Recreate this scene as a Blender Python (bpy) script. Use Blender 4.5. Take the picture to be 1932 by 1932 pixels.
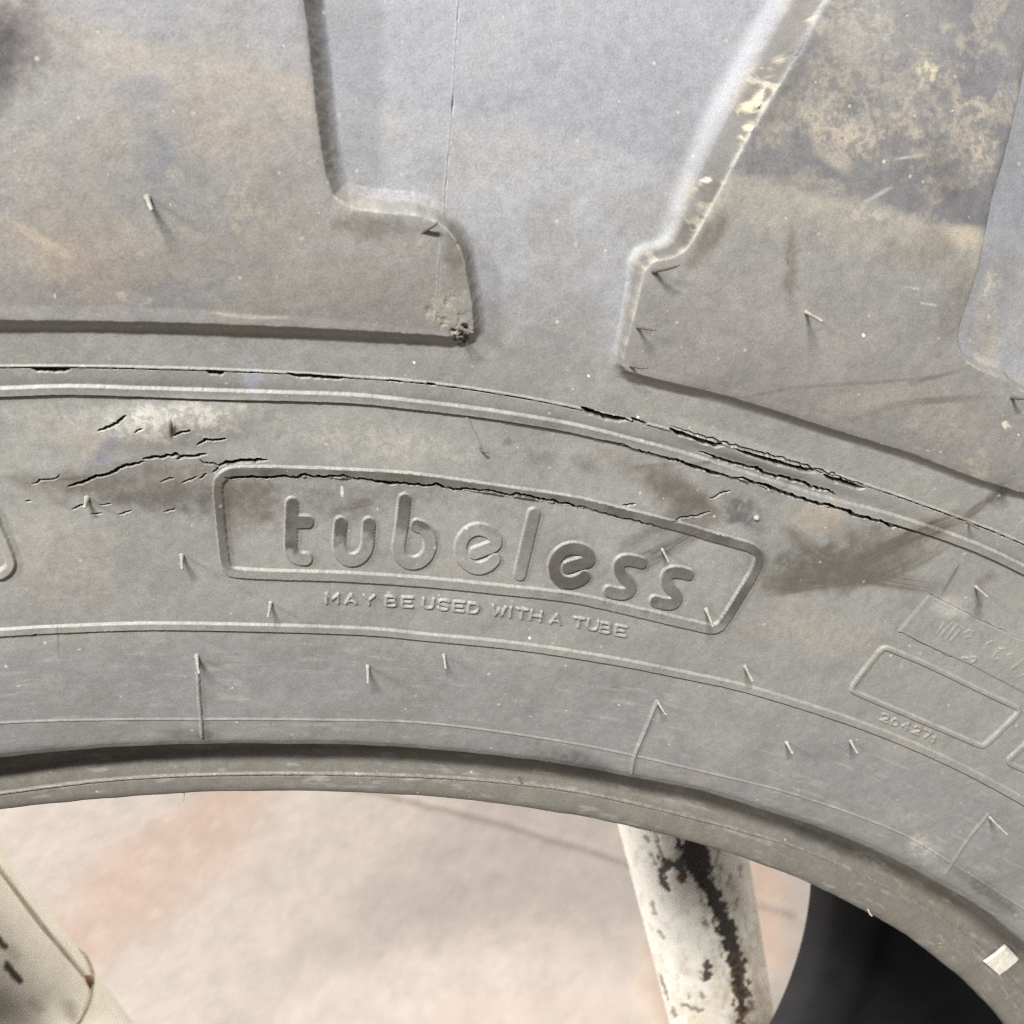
import bpy, math
import numpy as np

for o in list(bpy.data.objects):
    bpy.data.objects.remove(o)
SC = bpy.context.scene
COL = SC.collection
rng = np.random.default_rng(7)

# ------------------------------------------------------------------ camera
# camera pose in a world with Z up; the tyre axis points along -Y towards the viewer
F_PX, C_PX, SIZE = 2227.0, 966.0, 1932.0
M = np.array([[0.9534148410771119, -0.2978998923575499, 0.047495209729671445],
              [-0.2116191895913988, -0.548283833741408, 0.8090748767910815],
              [-0.21498246303032462, -0.7814348928677195, -0.5857832780117838]])
R_OUT = 0.605
BASE = np.array([0.0, 0.0, 0.014])
LEAN = math.radians(4.635302)
L_Y = np.array([0.0, math.cos(LEAN), -math.sin(LEAN)])
L_Z = np.array([0.0, math.sin(LEAN), math.cos(LEAN)])
L_X = np.array([1.0, 0.0, 0.0])
CENTRE = BASE + R_OUT * L_Z
CAM = CENTRE + np.array([0.20313011, -0.16756986, 0.53005365]) + 0.0100 * L_Y

cam_d = bpy.data.cameras.new('camera')
cam = bpy.data.objects.new('camera', cam_d)
COL.objects.link(cam)
from mathutils import Matrix, Vector
right, up, back = M @ [1, 0, 0], -(M @ [0, 1, 0]), -(M @ [0, 0, 1])
mw = Matrix.Identity(4)
for i in range(3):
    mw[i][0], mw[i][1], mw[i][2], mw[i][3] = right[i], up[i], back[i], CAM[i]
cam.matrix_world = mw
cam_d.sensor_width = 36.0
cam_d.lens = 36.0 * F_PX / SIZE
cam_d.clip_start = 0.01
cam_d.clip_end = 200.0
cam_d.dof.use_dof = True
cam_d.dof.focus_distance = 0.252
cam_d.dof.aperture_fstop = 46.0
SC.camera = cam

# ------------------------------------------------------------------ world, workshop lamps and one added rear lamp
w = bpy.data.worlds.new('World')
SC.world = w
w.use_nodes = True
w.node_tree.nodes['Background'].inputs[0].default_value = (0.93, 0.97, 1.0, 1)
w.node_tree.nodes['Background'].inputs[1].default_value = 0.13


def ceiling_lamp(name, loc, target, sx, sy, power, colour):
    d = bpy.data.lights.new(name, 'AREA')
    d.shape = 'RECTANGLE'
    d.size, d.size_y = sx, sy
    d.energy = power
    d.color = colour
    o = bpy.data.objects.new(name, d)
    COL.objects.link(o)
    o.location = loc
    o.rotation_euler = (Vector(target) - Vector(loc)).to_track_quat('-Z', 'Y').to_euler()
    return o


ceiling_lamp('ceiling_lamp', (0.15, -1.20, 2.95), (0.15, -1.0, 0), 0.50, 0.12, 118, (1.0, 0.985, 0.95))
ceiling_lamp('ceiling_lamp', (-1.25, -0.75, 2.95), (-1.1, -0.6, 0), 0.12, 0.60, 66, (1.0, 0.985, 0.95))
ceiling_lamp('ceiling_lamp', (-1.9, 1.0, 2.95), (-1.2, 0.9, 0), 1.2, 0.25, 172, (1.0, 0.98, 0.95))
ceiling_lamp('ceiling_lamp', (1.5, 1.2, 2.95), (1.1, 1.0, 0), 1.2, 0.25, 62, (1.0, 0.96, 0.90))  # added lamp, brightens the right side of the left post

SC.view_settings.view_transform = 'Standard'
SC.view_settings.look = 'None'
SC.view_settings.exposure = 0.60
SC.view_settings.gamma = 1.0
SC.cycles.use_denoising = False
SC.cycles.filter_width = 1.15

# ------------------------------------------------------------------ numeric helpers


def proj(Xw):
    v = (Xw - CAM) @ M            # rows of M are the world axes seen from the camera
    return (C_PX + F_PX * v[..., 0] / v[..., 2], C_PX + F_PX * v[..., 1] / v[..., 2], v[..., 2])


def ray(px, py):
    d = M @ np.array([(px - C_PX) / F_PX, (py - C_PX) / F_PX, 1.0])
    return d / np.linalg.norm(d)


def to_world(L):
    return BASE + L[..., 0:1] * L_X + L[..., 1:2] * L_Y + L[..., 2:3] * L_Z


def to_local(W):
    d = W - BASE
    return np.stack([d @ L_X, d @ L_Y, d @ L_Z], -1)


def smooth(a, b, x):
    t = np.clip((x - a) / (b - a), 0, 1)
    return t * t * (3 - 2 * t)


_lat = {}


def vnoise(x, y, seed):
    if seed not in _lat:
        _lat[seed] = np.random.default_rng(seed).random((257, 257)).astype(np.float32)
    T = _lat[seed]
    xi, yi = np.floor(x).astype(np.int64), np.floor(y).astype(np.int64)
    fx, fy = (x - xi).astype(np.float32), (y - yi).astype(np.float32)
    fx, fy = fx * fx * (3 - 2 * fx), fy * fy * (3 - 2 * fy)
    x0, y0 = xi % 256, yi % 256
    x1, y1 = (xi + 1) % 256, (yi + 1) % 256
    return (T[y0, x0] * (1 - fx) * (1 - fy) + T[y0, x1] * fx * (1 - fy) + T[y1, x0] * (1 - fx) * fy + T[y1, x1] * fx * fy)


def fbm(x, y, seed, octv=4, gain=0.55):
    s, a, t = 0.0, 1.0, 0.0
    for k in range(octv):
        c, q = math.cos(0.6 * k), math.sin(0.6 * k)
        s = s + a * vnoise((x * c - y * q) * 2 ** k + 17.3 * k, (x * q + y * c) * 2 ** k + 5.1 * k, seed + k)
        t += a
        a *= gain
    return s / t


def near(X, Y, poly, pad):
    """flat indices within pad of a polyline, their distance to it and the run along it (0..1)"""
    p = np.asarray(poly, float)
    idx = np.flatnonzero((X > p[:, 0].min() - pad) & (X < p[:, 0].max() + pad) & (Y > p[:, 1].min() - pad) & (Y < p[:, 1].max() + pad))
    x, y = X[idx], Y[idx]
    best = np.full(len(idx), 1e9, np.float32)
    run = np.zeros(len(idx), np.float32)
    L = np.r_[0, np.cumsum(np.linalg.norm(np.diff(p, axis=0), axis=1))]
    for i in range(len(p) - 1):
        a, b = p[i], p[i + 1]
        v = b - a
        ll = v @ v + 1e-9
        t = np.clip(((x - a[0]) * v[0] + (y - a[1]) * v[1]) / ll, 0, 1)
        d = np.hypot(x - a[0] - t * v[0], y - a[1] - t * v[1])
        m = d < best
        best[m] = d[m]
        run[m] = (L[i] + t[m] * (L[i + 1] - L[i])) / L[-1]
    k = best < pad
    return idx[k], best[k], run[k]


def spline(poly, n=8):
    p = np.asarray(poly, float)
    q = np.vstack([2 * p[0] - p[1], p, 2 * p[-1] - p[-2]])
    out = []
    for i in range(1, len(q) - 2):
        for t in np.linspace(0, 1, n, endpoint=False):
            out.append(0.5 * ((2 * q[i]) + (q[i + 1] - q[i - 1]) * t + (2 * q[i - 1] - 5 * q[i] + 4 * q[i + 1] - q[i + 2]) * t * t
                              + (-q[i - 1] + 3 * q[i] - 3 * q[i + 1] + q[i + 2]) * t ** 3))
    out.append(p[-1])
    return np.array(out)


def rough(poly, amp, step, seed):
    """a polyline broken into short jagged steps"""
    p = np.asarray(poly, float)
    r = np.random.default_rng(seed)
    out = [p[0]]
    for a, b in zip(p[:-1], p[1:]):
        L = np.linalg.norm(b - a)
        n = max(1, int(L / step))
        nrm = np.array([-(b - a)[1], (b - a)[0]]) / (L + 1e-9)
        for k in range(1, n + 1):
            q = a + (b - a) * k / n
            out.append(q + nrm * r.normal(0, amp) + (b - a) / (L + 1e-9) * r.normal(0, amp * .6) if not (k == n and b is p[-1]) else q)
    return np.array(out)


# ------------------------------------------------------------------ object helpers


def link(name, me, parent=None, mat=None):
    o = bpy.data.objects.new(name, me)
    COL.objects.link(o)
    if parent is not None:
        o.parent = parent
    if mat is not None:
        me.materials.append(mat)
    return o


def mesh_np(name, V, Fq, colour=None):
    me = bpy.data.meshes.new(name)
    me.vertices.add(len(V))
    me.vertices.foreach_set('co', np.ascontiguousarray(V, np.float32).ravel())
    k = Fq.shape[1]
    me.loops.add(Fq.size)
    me.loops.foreach_set('vertex_index', np.ascontiguousarray(Fq, np.int32).ravel())
    me.polygons.add(len(Fq))
    me.polygons.foreach_set('loop_start', np.arange(0, Fq.size, k, dtype=np.int32))
    me.polygons.foreach_set('use_smooth', np.ones(len(Fq), bool))
    me.update(calc_edges=True)
    if colour is not None:
        at = me.attributes.new('tint', 'FLOAT_COLOR', 'POINT')
        at.data.foreach_set('color', np.ascontiguousarray(np.c_[colour, np.ones(len(V))], np.float32).ravel())
    return me


def grid_faces(nr, nc):
    i = np.arange(nr - 1)[:, None] * nc + np.arange(nc - 1)[None, :]
    return np.stack([i, i + 1, i + nc + 1, i + nc], -1).reshape(-1, 4)


def tube(path, radii, n=8, cap=True):
    """tapered tube along a 3D path -> verts, quads"""
    P = np.asarray(path, float)
    T = np.gradient(P, axis=0)
    T /= np.linalg.norm(T, axis=1)[:, None] + 1e-12
    a = np.array([1.0, 0.2, 0.1]) if abs(T[0][0]) < .8 else np.array([0.1, 1.0, .2])
    V = []
    for p, t, r in zip(P, T, radii):
        u = np.cross(t, a)
        u /= np.linalg.norm(u)
        v = np.cross(t, u)
        for k in range(n):
            g = 2 * math.pi * k / n
            V.append(p + r * (math.cos(g) * u + math.sin(g) * v))
    Fq = []
    m = len(P)
    for i in range(m - 1):
        for k in range(n):
            Fq.append((i * n + k, i * n + (k + 1) % n, (i + 1) * n + (k + 1) % n, (i + 1) * n + k))
    if cap:
        V.append(P[-1] + T[-1] * radii[-1] * .5)
        for k in range(n):
            Fq.append(((m - 1) * n + k, (m - 1) * n + (k + 1) % n, len(V) - 1, len(V) - 1))
    return V, Fq


def mesh_py(name, V, Fq):
    me = bpy.data.meshes.new(name)
    me.from_pydata([tuple(v) for v in V], [], [tuple(dict.fromkeys(f)) for f in Fq])
    me.polygons.foreach_set('use_smooth', np.ones(len(me.polygons), bool))
    me.update()
    return me


# ------------------------------------------------------------------ materials


def new_mat(name):
    m = bpy.data.materials.new(name)
    m.use_nodes = True
    nt = m.node_tree
    return m, nt, nt.nodes['Principled BSDF']


def N(nt, typ, **kw):
    n = nt.nodes.new(typ)
    for k, v in kw.items():
        if k.startswith('i_'):
            key = k[2:]
            n.inputs[int(key) if key.isdigit() else key.replace('_', ' ')].default_value = v
        else:
            setattr(n, k, v)
    return n


def rubber_mat():
    m, nt, b = new_mat('weathered_rubber')
    L = nt.links.new
    tc = N(nt, 'ShaderNodeTexCoord')
    at = N(nt, 'ShaderNodeAttribute', attribute_name='tint')
    # fine mottling of dust
    n1 = N(nt, 'ShaderNodeTexNoise', i_Scale=2400.0, i_Detail=5.0, i_Roughness=0.75)
    L(tc.outputs['Object'], n1.inputs['Vector'])
    r1 = N(nt, 'ShaderNodeMapRange', i_1=0.25, i_2=0.75, i_3=0.72, i_4=1.28)
    L(n1.outputs['Fac'], r1.inputs[0])
    n2 = N(nt, 'ShaderNodeTexNoise', i_Scale=480.0, i_Detail=8.0, i_Roughness=0.72)
    L(tc.outputs['Object'], n2.inputs['Vector'])
    r2 = N(nt, 'ShaderNodeMapRange', i_1=0.3, i_2=0.7, i_3=0.86, i_4=1.14)
    L(n2.outputs['Fac'], r2.inputs[0])
    mu = N(nt, 'ShaderNodeMath', operation='MULTIPLY')
    L(r1.outputs[0], mu.inputs[0])
    L(r2.outputs[0], mu.inputs[1])
    mx = N(nt, 'ShaderNodeMix', data_type='RGBA', blend_type='MULTIPLY', i_0=1.0)
    L(at.outputs['Color'], mx.inputs[6])
    L(mu.outputs[0], mx.inputs[7])
    # sparse pale specks of grit
    vo = N(nt, 'ShaderNodeTexVoronoi', i_Scale=420.0)
    L(tc.outputs['Object'], vo.inputs['Vector'])
    sp = N(nt, 'ShaderNodeMapRange', i_1=0.10, i_2=0.20, i_3=1.0, i_4=0.0)
    L(vo.outputs['Distance'], sp.inputs[0])
    sep = N(nt, 'ShaderNodeSeparateColor')
    L(vo.outputs['Color'], sep.inputs[0])
    gt = N(nt, 'ShaderNodeMapRange', i_1=0.90, i_2=0.99, i_3=0.0, i_4=0.75)
    L(sep.outputs[0], gt.inputs[0])
    m2 = N(nt, 'ShaderNodeMath', operation='MULTIPLY')
    L(sp.outputs[0], m2.inputs[0])
    L(gt.outputs[0], m2.inputs[1])
    mx2 = N(nt, 'ShaderNodeMix', data_type='RGBA')
    L(m2.outputs[0], mx2.inputs[0])
    L(mx.outputs[2], mx2.inputs[6])
    mx2.inputs[7].default_value = (0.30, 0.29, 0.27, 1)
    L(mx2.outputs[2], b.inputs['Base Color'])
    # leathery skin
    n3 = N(nt, 'ShaderNodeTexNoise', i_Scale=2200.0, i_Detail=5.0, i_Roughness=0.6)
    L(tc.outputs['Object'], n3.inputs['Vector'])
    n4 = N(nt, 'ShaderNodeTexNoise', i_Scale=260.0, i_Detail=5.0, i_Roughness=0.6)
    L(tc.outputs['Object'], n4.inputs['Vector'])
    b1 = N(nt, 'ShaderNodeBump', i_Strength=0.35, i_Distance=0.00014)
    L(n3.outputs['Fac'], b1.inputs['Height'])
    b2 = N(nt, 'ShaderNodeBump', i_Strength=0.07, i_Distance=0.0005)
    L(n4.outputs['Fac'], b2.inputs['Height'])
    L(b1.outputs[0], b2.inputs['Normal'])
    L(b2.outputs[0], b.inputs['Normal'])
    rr = N(nt, 'ShaderNodeMapRange', i_1=0.3, i_2=0.7, i_3=0.50, i_4=0.68)
    L(n2.outputs['Fac'], rr.inputs[0])
    L(rr.outputs[0], b.inputs['Roughness'])
    b.inputs['Specular IOR Level'].default_value = 0.46
    return m


def simple_mat(name, col, rough_, amp=0.15, scale=300.0, bump=0.0):
    m, nt, b = new_mat(name)
    L = nt.links.new
    tc = N(nt, 'ShaderNodeTexCoord')
    n1 = N(nt, 'ShaderNodeTexNoise', i_Scale=scale, i_Detail=5.0)
    L(tc.outputs['Object'], n1.inputs['Vector'])
    r1 = N(nt, 'ShaderNodeMapRange', i_1=0.3, i_2=0.7, i_3=1 - amp, i_4=1 + amp)
    L(n1.outputs['Fac'], r1.inputs[0])
    mx = N(nt, 'ShaderNodeMix', data_type='RGBA', blend_type='MULTIPLY', i_0=1.0)
    mx.inputs[6].default_value = (*col, 1)
    L(r1.outputs[0], mx.inputs[7])
    L(mx.outputs[2], b.inputs['Base Color'])
    b.inputs['Roughness'].default_value = rough_
    if bump:
        bn = N(nt, 'ShaderNodeBump', i_Strength=0.5, i_Distance=bump)
        L(n1.outputs['Fac'], bn.inputs['Height'])
        L(bn.outputs[0], b.inputs['Normal'])
    return m


def tint_mat(name, rough_, amp, scale, bump=0.0, spec=0.5):
    m, nt, b = new_mat(name)
    L = nt.links.new
    tc = N(nt, 'ShaderNodeTexCoord')
    at = N(nt, 'ShaderNodeAttribute', attribute_name='tint')
    n1 = N(nt, 'ShaderNodeTexNoise', i_Scale=scale, i_Detail=7.0, i_Roughness=0.6)
    L(tc.outputs['Object'], n1.inputs['Vector'])
    r1 = N(nt, 'ShaderNodeMapRange', i_1=0.3, i_2=0.7, i_3=1 - amp, i_4=1 + amp)
    L(n1.outputs['Fac'], r1.inputs[0])
    mx = N(nt, 'ShaderNodeMix', data_type='RGBA', blend_type='MULTIPLY', i_0=1.0)
    L(at.outputs['Color'], mx.inputs[6])
    L(r1.outputs[0], mx.inputs[7])
    L(mx.outputs[2], b.inputs['Base Color'])
    b.inputs['Roughness'].default_value = rough_
    b.inputs['Specular IOR Level'].default_value = spec
    if bump:
        bn = N(nt, 'ShaderNodeBump', i_Strength=0.4, i_Distance=bump)
        L(n1.outputs['Fac'], bn.inputs['Height'])
        L(bn.outputs[0], b.inputs['Normal'])
    return m


RUBBER = rubber_mat()
LINER = simple_mat('black_inner_rubber', (0.007, 0.0065, 0.0075), 0.75, 0.4, 60.0, 0.001)
PIN_PALE = simple_mat('dusty_rubber_pin', (0.19, 0.182, 0.162), 0.7, 0.2, 900.0, 0.0001)
PIN_DARK = simple_mat('dark_rubber_pin', (0.075, 0.068, 0.058), 0.7, 0.2, 900.0, 0.0001)
PAPER = simple_mat('white_paper', (0.40, 0.38, 0.33), 0.85, 0.18, 700.0, 0.0001)
PAINT = tint_mat('chipped_white_paint', 0.42, 0.05, 60.0, 0.0006)
CONCRETE = tint_mat('worn_concrete', 0.62, 0.09, 24.0, 0.0008)

# ------------------------------------------------------------------ floor
xs = np.unique(np.r_[np.linspace(-9, -0.9, 14), np.linspace(-0.9, 0.75, 330), np.linspace(0.75, 9, 14)])
ys = np.unique(np.r_[np.linspace(-9, 0.2, 14), np.linspace(0.2, 1.6, 280), np.linspace(1.6, 10, 14)])
GX, GY = np.meshgrid(xs, ys)
V = np.stack([GX.ravel(), GY.ravel(), np.zeros(GX.size)], -1)
fx, fy, fd = proj(V)
fx[fd < 0.1] = -1e5
col = np.tile(np.array([0.215, 0.186, 0.164]), (len(V), 1))
nz = fbm(V[:, 0] * 9, V[:, 1] * 9, 41, 5)
nz2 = fbm(V[:, 0] * 30, V[:, 1] * 30, 51, 4)
col *= (0.90 + 0.20 * nz)[:, None] * (0.90 + 0.2 * fbm(V[:, 0] * 120, V[:, 1] * 120, 71, 3))[:, None]
warpx = (nz - .5) * 110 + (nz2 - .5) * 55


def fmix(mask, c):
    global col
    col = col * (1 - mask[:, None]) + np.array(c) * mask[:, None]


i, d, r = near(fx + warpx, fy + warpx * .6, spline([(440, 1470), (420, 1540), (340, 1620), (230, 1690), (120, 1770)]), 130)
mk = np.zeros(len(V))
mk[i] = smooth(130, 20, d) * 0.60
fmix(mk * (0.55 + 0.9 * nz2).clip(0, 1), (0.205, 0.134, 0.100))
i, d, r = near(fx + warpx * .6, fy + warpx * .4, [(1440, 1560), (1440, 1800)], 70)
mk = np.zeros(len(V))
mk[i] = smooth(70, 10, d) * 0.5
fmix(mk, (0.30, 0.20, 0.14))
i, d, r = near(fx + warpx * .6, fy + warpx * .4, [(840, 1905), (1180, 1900)], 40)
mk = np.zeros(len(V))
mk[i] = smooth(40, 0, d) * 0.45
fmix(mk, (0.25, 0.19, 0.15))
i, d, r = near(fx + warpx * .6, fy + warpx * .4, [(1230, 1780), (1250, 1920)], 60)
mk = np.zeros(len(V))
mk[i] = smooth(60, 0, d) * 0.5
fmix(mk, (0.26, 0.19, 0.14))
i, d, r = near(fx, fy + (nz2 - .5) * 8, [(640, 1478), (720, 1496), (940, 1552), (1180, 1625), (1500, 1725)], 16)
mk = np.zeros(len(V))
mk[i] = smooth(10, 2, d) * 0.6
fmix(mk, (0.105, 0.080, 0.064))
V[i, 2] -= smooth(8, 2, d) * 0.003
mk = smooth(0.62, 0.74, fbm(V[:, 0] * 55, V[:, 1] * 55, 61, 3)) * .4
fmix(mk, (0.24, 0.20, 0.18))
fl = link('floor', mesh_np('floor', V, grid_faces(len(ys), len(xs)), col), None, CONCRETE)
fl['kind'] = 'structure'

# ------------------------------------------------------------------ tyre profile (radius, height along the axis)
PROF = [(0.3560, -0.0400), (0.3530, -0.0330), (0.3523, -0.0280), (0.3526, -0.0252), (0.3537, -0.0233), (0.3562, -0.0222), (0.3600, -0.0222),
        (0.3635, -0.0228), (0.3660, -0.0238), (0.3690, -0.0246), (0.3728, -0.0248), (0.3754, -0.0230), (0.3768, -0.0195), (0.3776, -0.0150), (0.3783, -0.0118), (0.3791, -0.0101),
        (0.3806, -0.0089), (0.3830, -0.0078), (0.3900, -0.0064), (0.4000, -0.0050), (0.4134, -0.0034), (0.4300, -0.0020), (0.4480, -0.0016),
        (0.4646, -0.0014), (0.4713, 0.0000), (0.4840, 0.0012), (0.4980, 0.0008), (0.5150, -0.0020), (0.5320, -0.0070), (0.5480, -0.0142),
        (0.5620, -0.0240), (0.5720, -0.0360), (0.5770, -0.0480), (0.5790, -0.0580)]
pp = spline(PROF, 40)
arc = np.r_[0, np.cumsum(np.linalg.norm(np.diff(pp, axis=0), axis=1))]
# row spacing along the profile: finest across the lettering
step = np.interp(pp[:, 0], [0.352, 0.379, 0.381, 0.403, 0.406, 0.478, 0.482, 0.552, 0.560, 0.58],
                 [0.00030, 0.00030, 0.00022, 0.00022, 0.000142, 0.000142, 0.00022, 0.00022, 0.0012, 0.003])
cum = np.r_[0, np.cumsum(0.5 * (1 / step[1:] + 1 / step[:-1]) * np.diff(arc))]
NR = int(cum[-1]) + 1
sr = np.interp(np.linspace(0, cum[-1], NR), cum, arc)
pr_r, pr_z = np.interp(sr, arc, pp[:, 0]), np.interp(sr, arc, pp[:, 1])
tr, tz = np.gradient(pr_r, sr), np.gradient(pr_z, sr)
ln = np.hypot(tr, tz)
nr_r, nr_z = -tz / ln, tr / ln           # outward normal in the (r, axis) plane


def local_pos(r, th, z):
    return np.stack(np.broadcast_arrays(r * np.sin(th), -z, R_OUT + r * np.cos(th)), -1)


# angle range of every row that the frame can see
tg = np.radians(np.linspace(-25, 110, 700))
X_, Y_, D_ = proj(to_world(local_pos(pr_r[:, None], tg[None, :], pr_z[:, None])))
vis = (X_ > -45) & (X_ < 1977) & (Y_ > -130) & (Y_ < 1977) & (D_ > 0.02)
t0 = np.array([tg[v][0] if v.any() else np.nan for v in vis])
t1 = np.array([tg[v][-1] if v.any() else np.nan for v in vis])
ok = ~np.isnan(t0)
t0 = np.interp(np.arange(NR), np.flatnonzero(ok), t0[ok])
t1 = np.interp(np.arange(NR), np.flatnonzero(ok), t1[ok])
ker = np.ones(9) / 9
t0 = np.convolve(np.pad(t0, 4, mode='edge'), ker, 'valid')
t1 = np.convolve(np.pad(t1, 4, mode='edge'), ker, 'valid')
NC = 1170
u = np.linspace(0, 1, NC)
u = u - 0.035 * np.sin(math.pi * u) ** 2     # a little finer on the left and middle
ext = np.radians(5.0)
side = np.linspace(1, 0, 9)[:-1]
th = np.concatenate([t0[:, None] - ext * side[None, :], t0[:, None] + (t1 - t0)[:, None] * u[None, :], t1[:, None] + ext * side[::-1][None, :]], 1)
NC = th.shape[1]
tha, thb = th[:, 0], th[:, -1]
Rr, Zz = np.repeat(pr_r, NC), np.repeat(pr_z, NC)
TH = th.ravel()
NRM = np.stack([np.repeat(nr_r, NC) * np.sin(TH), -np.repeat(nr_z, NC), np.repeat(nr_r, NC) * np.cos(TH)], -1).astype(np.float32)
P0 = local_pos(Rr, TH, Zz)
NV = len(TH)
Um, Vm = (TH * 0.45 * 1000).astype(np.float32), np.repeat(sr * 1000, NC).astype(np.float32)   # millimetres on the rubber


def at_height(h):
    X, Y, D = proj(to_world(P0 + NRM * h[:, None]))
    return X.astype(np.float32), Y.astype(np.float32), D.astype(np.float32)


# ------------------------------------------------------------------ tread lugs
LEFT_LUG = [(566, -120), (572, 0), (580, 50), (590, 140), (600, 235), (609, 300), (618, 340), (631, 372), (652, 387), (676, 395), (730, 401), (786, 405), (824, 418),
            (845, 434), (858, 450), (870, 472), (876, 490), (885, 540), (891, 580), (894, 610), (893, 624), (882, 634), (864, 638), (830, 636), (769, 631), (631, 623), (500, 616), (400, 611),
            (200, 606), (0, 603), (-300, 601), (-300, -120)]
RIGHT_LUG = [(1610, -120), (1557, 0), (1526, 58), (1482, 140), (1434, 219), (1413, 257), (1375, 329), (1334, 405), (1308, 450), (1294, 470), (1277, 481), (1259, 487),
             (1242, 490), (1228, 496), (1217, 509), (1212, 524), (1204, 556), (1191, 611), (1181, 650), (1175, 678), (1175, 690), (1182, 699), (1200, 704), (1269, 722), (1372, 749),
             (1475, 780), (1578, 815), (1715, 856), (1852, 908), (1921, 930), (1962, 938), (1990, 905), (1996, 800), (1968, 757), (1932, 738), (1904, 717), (1859, 703), (1825, 683),
             (1806, 652), (1811, 618), (1830, 560), (1849, 507), (1873, 377), (1897, 298), (1932, 145), (1958, 0), (1985, -120)]


def lug_edge_width(x, y, left):
    if left:
        return np.interp(y, [0, 330, 420, 540, 600], [0.0042, 0.0036, 0.0032, 0.0028, 0.0028])
    wl_ = np.interp(y, [0, 300, 400, 470, 540, 620, 680, 720], [0.0076, 0.0068, 0.0052, 0.0028, 0.0013, 0.0012, 0.0016, 0.0028])
    wr_ = np.interp(y, [0, 600, 720, 800], [0.006, 0.0036, 0.0026, 0.0026])
    k = smooth(1400, 1700, x)
    return wl_ * (1 - k) + wr_ * k


def lug_height(r):
    return 0.0027 + 0.13 * np.clip(r - 0.484, 0, 0.06)


hl = lug_height(Rr)
XT, YT, DT = at_height(hl)


def inside(x, y, poly):
    p = np.asarray(poly)
    c = np.zeros(len(x), bool)
    j = len(p) - 1
    for i in range(len(p)):
        a, b = p[i], p[j]
        m = ((a[1] > y) != (b[1] > y)) & (x < (b[0] - a[0]) * (y - a[1]) / (b[1] - a[1] + 1e-9) + a[0])
        c ^= m
        j = i
    return c


lug_f = np.zeros(NV, np.float32)
part = np.zeros(NV, np.int16)
edge_d = np.full(NV, 1e3, np.float32)           # signed pixels from the lug's top edge, inside positive
part_names = {0: ('sidewall', None)}
for pid, (poly, left) in {1: (LEFT_LUG, True), 2: (RIGHT_LUG, False)}.items():
    cand = np.flatnonzero((Rr > 0.468) & (YT < 1010) & (XT > -400) & (XT < 2200))
    ins = inside(XT[cand], YT[cand], poly)
    pc = poly + [poly[0]]
    ii, dd, rr_ = near(XT, YT, pc, 130)
    dist = np.full(NV, 130.0, np.float32)
    dist[ii] = dd
    jitter = (fbm(Um / 1.1, Vm / 1.1, 300 + pid, 3) - .5) * (3.0 if left else 1.4)
    sd = dist[cand] * np.where(ins, -1, 1) + jitter[cand]      # outside positive
    metres = sd * DT[cand] / F_PX
    wdt = lug_edge_width(XT[cand], YT[cand], left)
    t = np.clip(metres / wdt, 0, 1)
    f = (1 - t) ** (1.7 if left else 1.7 + 0.7 * smooth(760, 640, YT[cand]) * smooth(1680, 1600, XT[cand]))
    # slightly rounded crest
    softb = np.zeros(len(cand)) if left else smooth(1230, 1330, XT[cand]) * smooth(690, 740, YT[cand])
    f = np.where(sd < 0, 1 - (0.035 + .20 * softb) * np.exp(np.minimum(sd, 0) / (5.0 + 11 * softb)), np.minimum(f, 1) * (0.965 - .20 * softb))
    lug_f[cand] = np.maximum(lug_f[cand], f)
    part[cand[(t < 1)]] = pid
    edge_d[cand] = np.minimum(edge_d[cand], np.abs(sd))
part_names[1] = ('tread_lug', 'left tread lug, brown and dusty')
part_names[2] = ('tread_lug', 'right tread lug with dark clean rubber above a tan dust line')
fade = smooth(0.578, 0.566, Rr)
H = hl * lug_f * fade
# gentle bulges, unevenness of the moulded faces
H = H + (fbm(Um / 26, Vm / 26, 70, 3) - .5) * 0.0011 + (fbm(Um / 5, Vm / 5, 75, 3) - .5) * 0.00020
lugm = lug_f > 0.5
H = H + lugm * (fbm(Um / 1.1, Vm / 1.1, 78, 3) - .5) * 0.00005

X, Y, D = at_height(H + 0.0006)

# blisters around the cracked rubber


def blob(cx, cy, rx, ry, ang=0.0, wob=0.0, seed=11, soft=0.6):
    c, s = math.cos(math.radians(ang)), math.sin(math.radians(ang))
    idx = np.flatnonzero((np.abs(X - cx) < 1.7 * max(rx, ry)) & (np.abs(Y - cy) < 1.7 * max(rx, ry)))
    dx, dy = X[idx] - cx, Y[idx] - cy
    q = np.hypot((dx * c + dy * s) / rx, (-dx * s + dy * c) / ry)
    if wob:
        q = q + wob * (fbm(X[idx] / 28, Y[idx] / 28, seed, 4) - .5) * 2
    return idx, smooth(1.0, 1.0 - soft, q)


for cx, cy, rx, ry, a, hh in [(330, 800, 230, 62, -6, 0.0012), (240, 905, 170, 40, -12, -0.0004), (1560, 965, 130, 50, 20, 0.0009), (1400, 950, 120, 45, 20, -0.0005),
                              (1420, 860, 260, 30, 19, 0.0008)]:
    i, m = blob(cx, cy, rx, ry, a, 0, soft=1.0)
    H[i] += hh * m

# ------------------------------------------------------------------ raised mouldings
raise_h = np.zeros(NV, np.float32)
slope_m = np.zeros(NV, np.float32)      # 1 on the flanks of the mouldings
top_m = np.zeros(NV, np.float32)        # 1 on their tops
_pid = [2]


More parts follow.
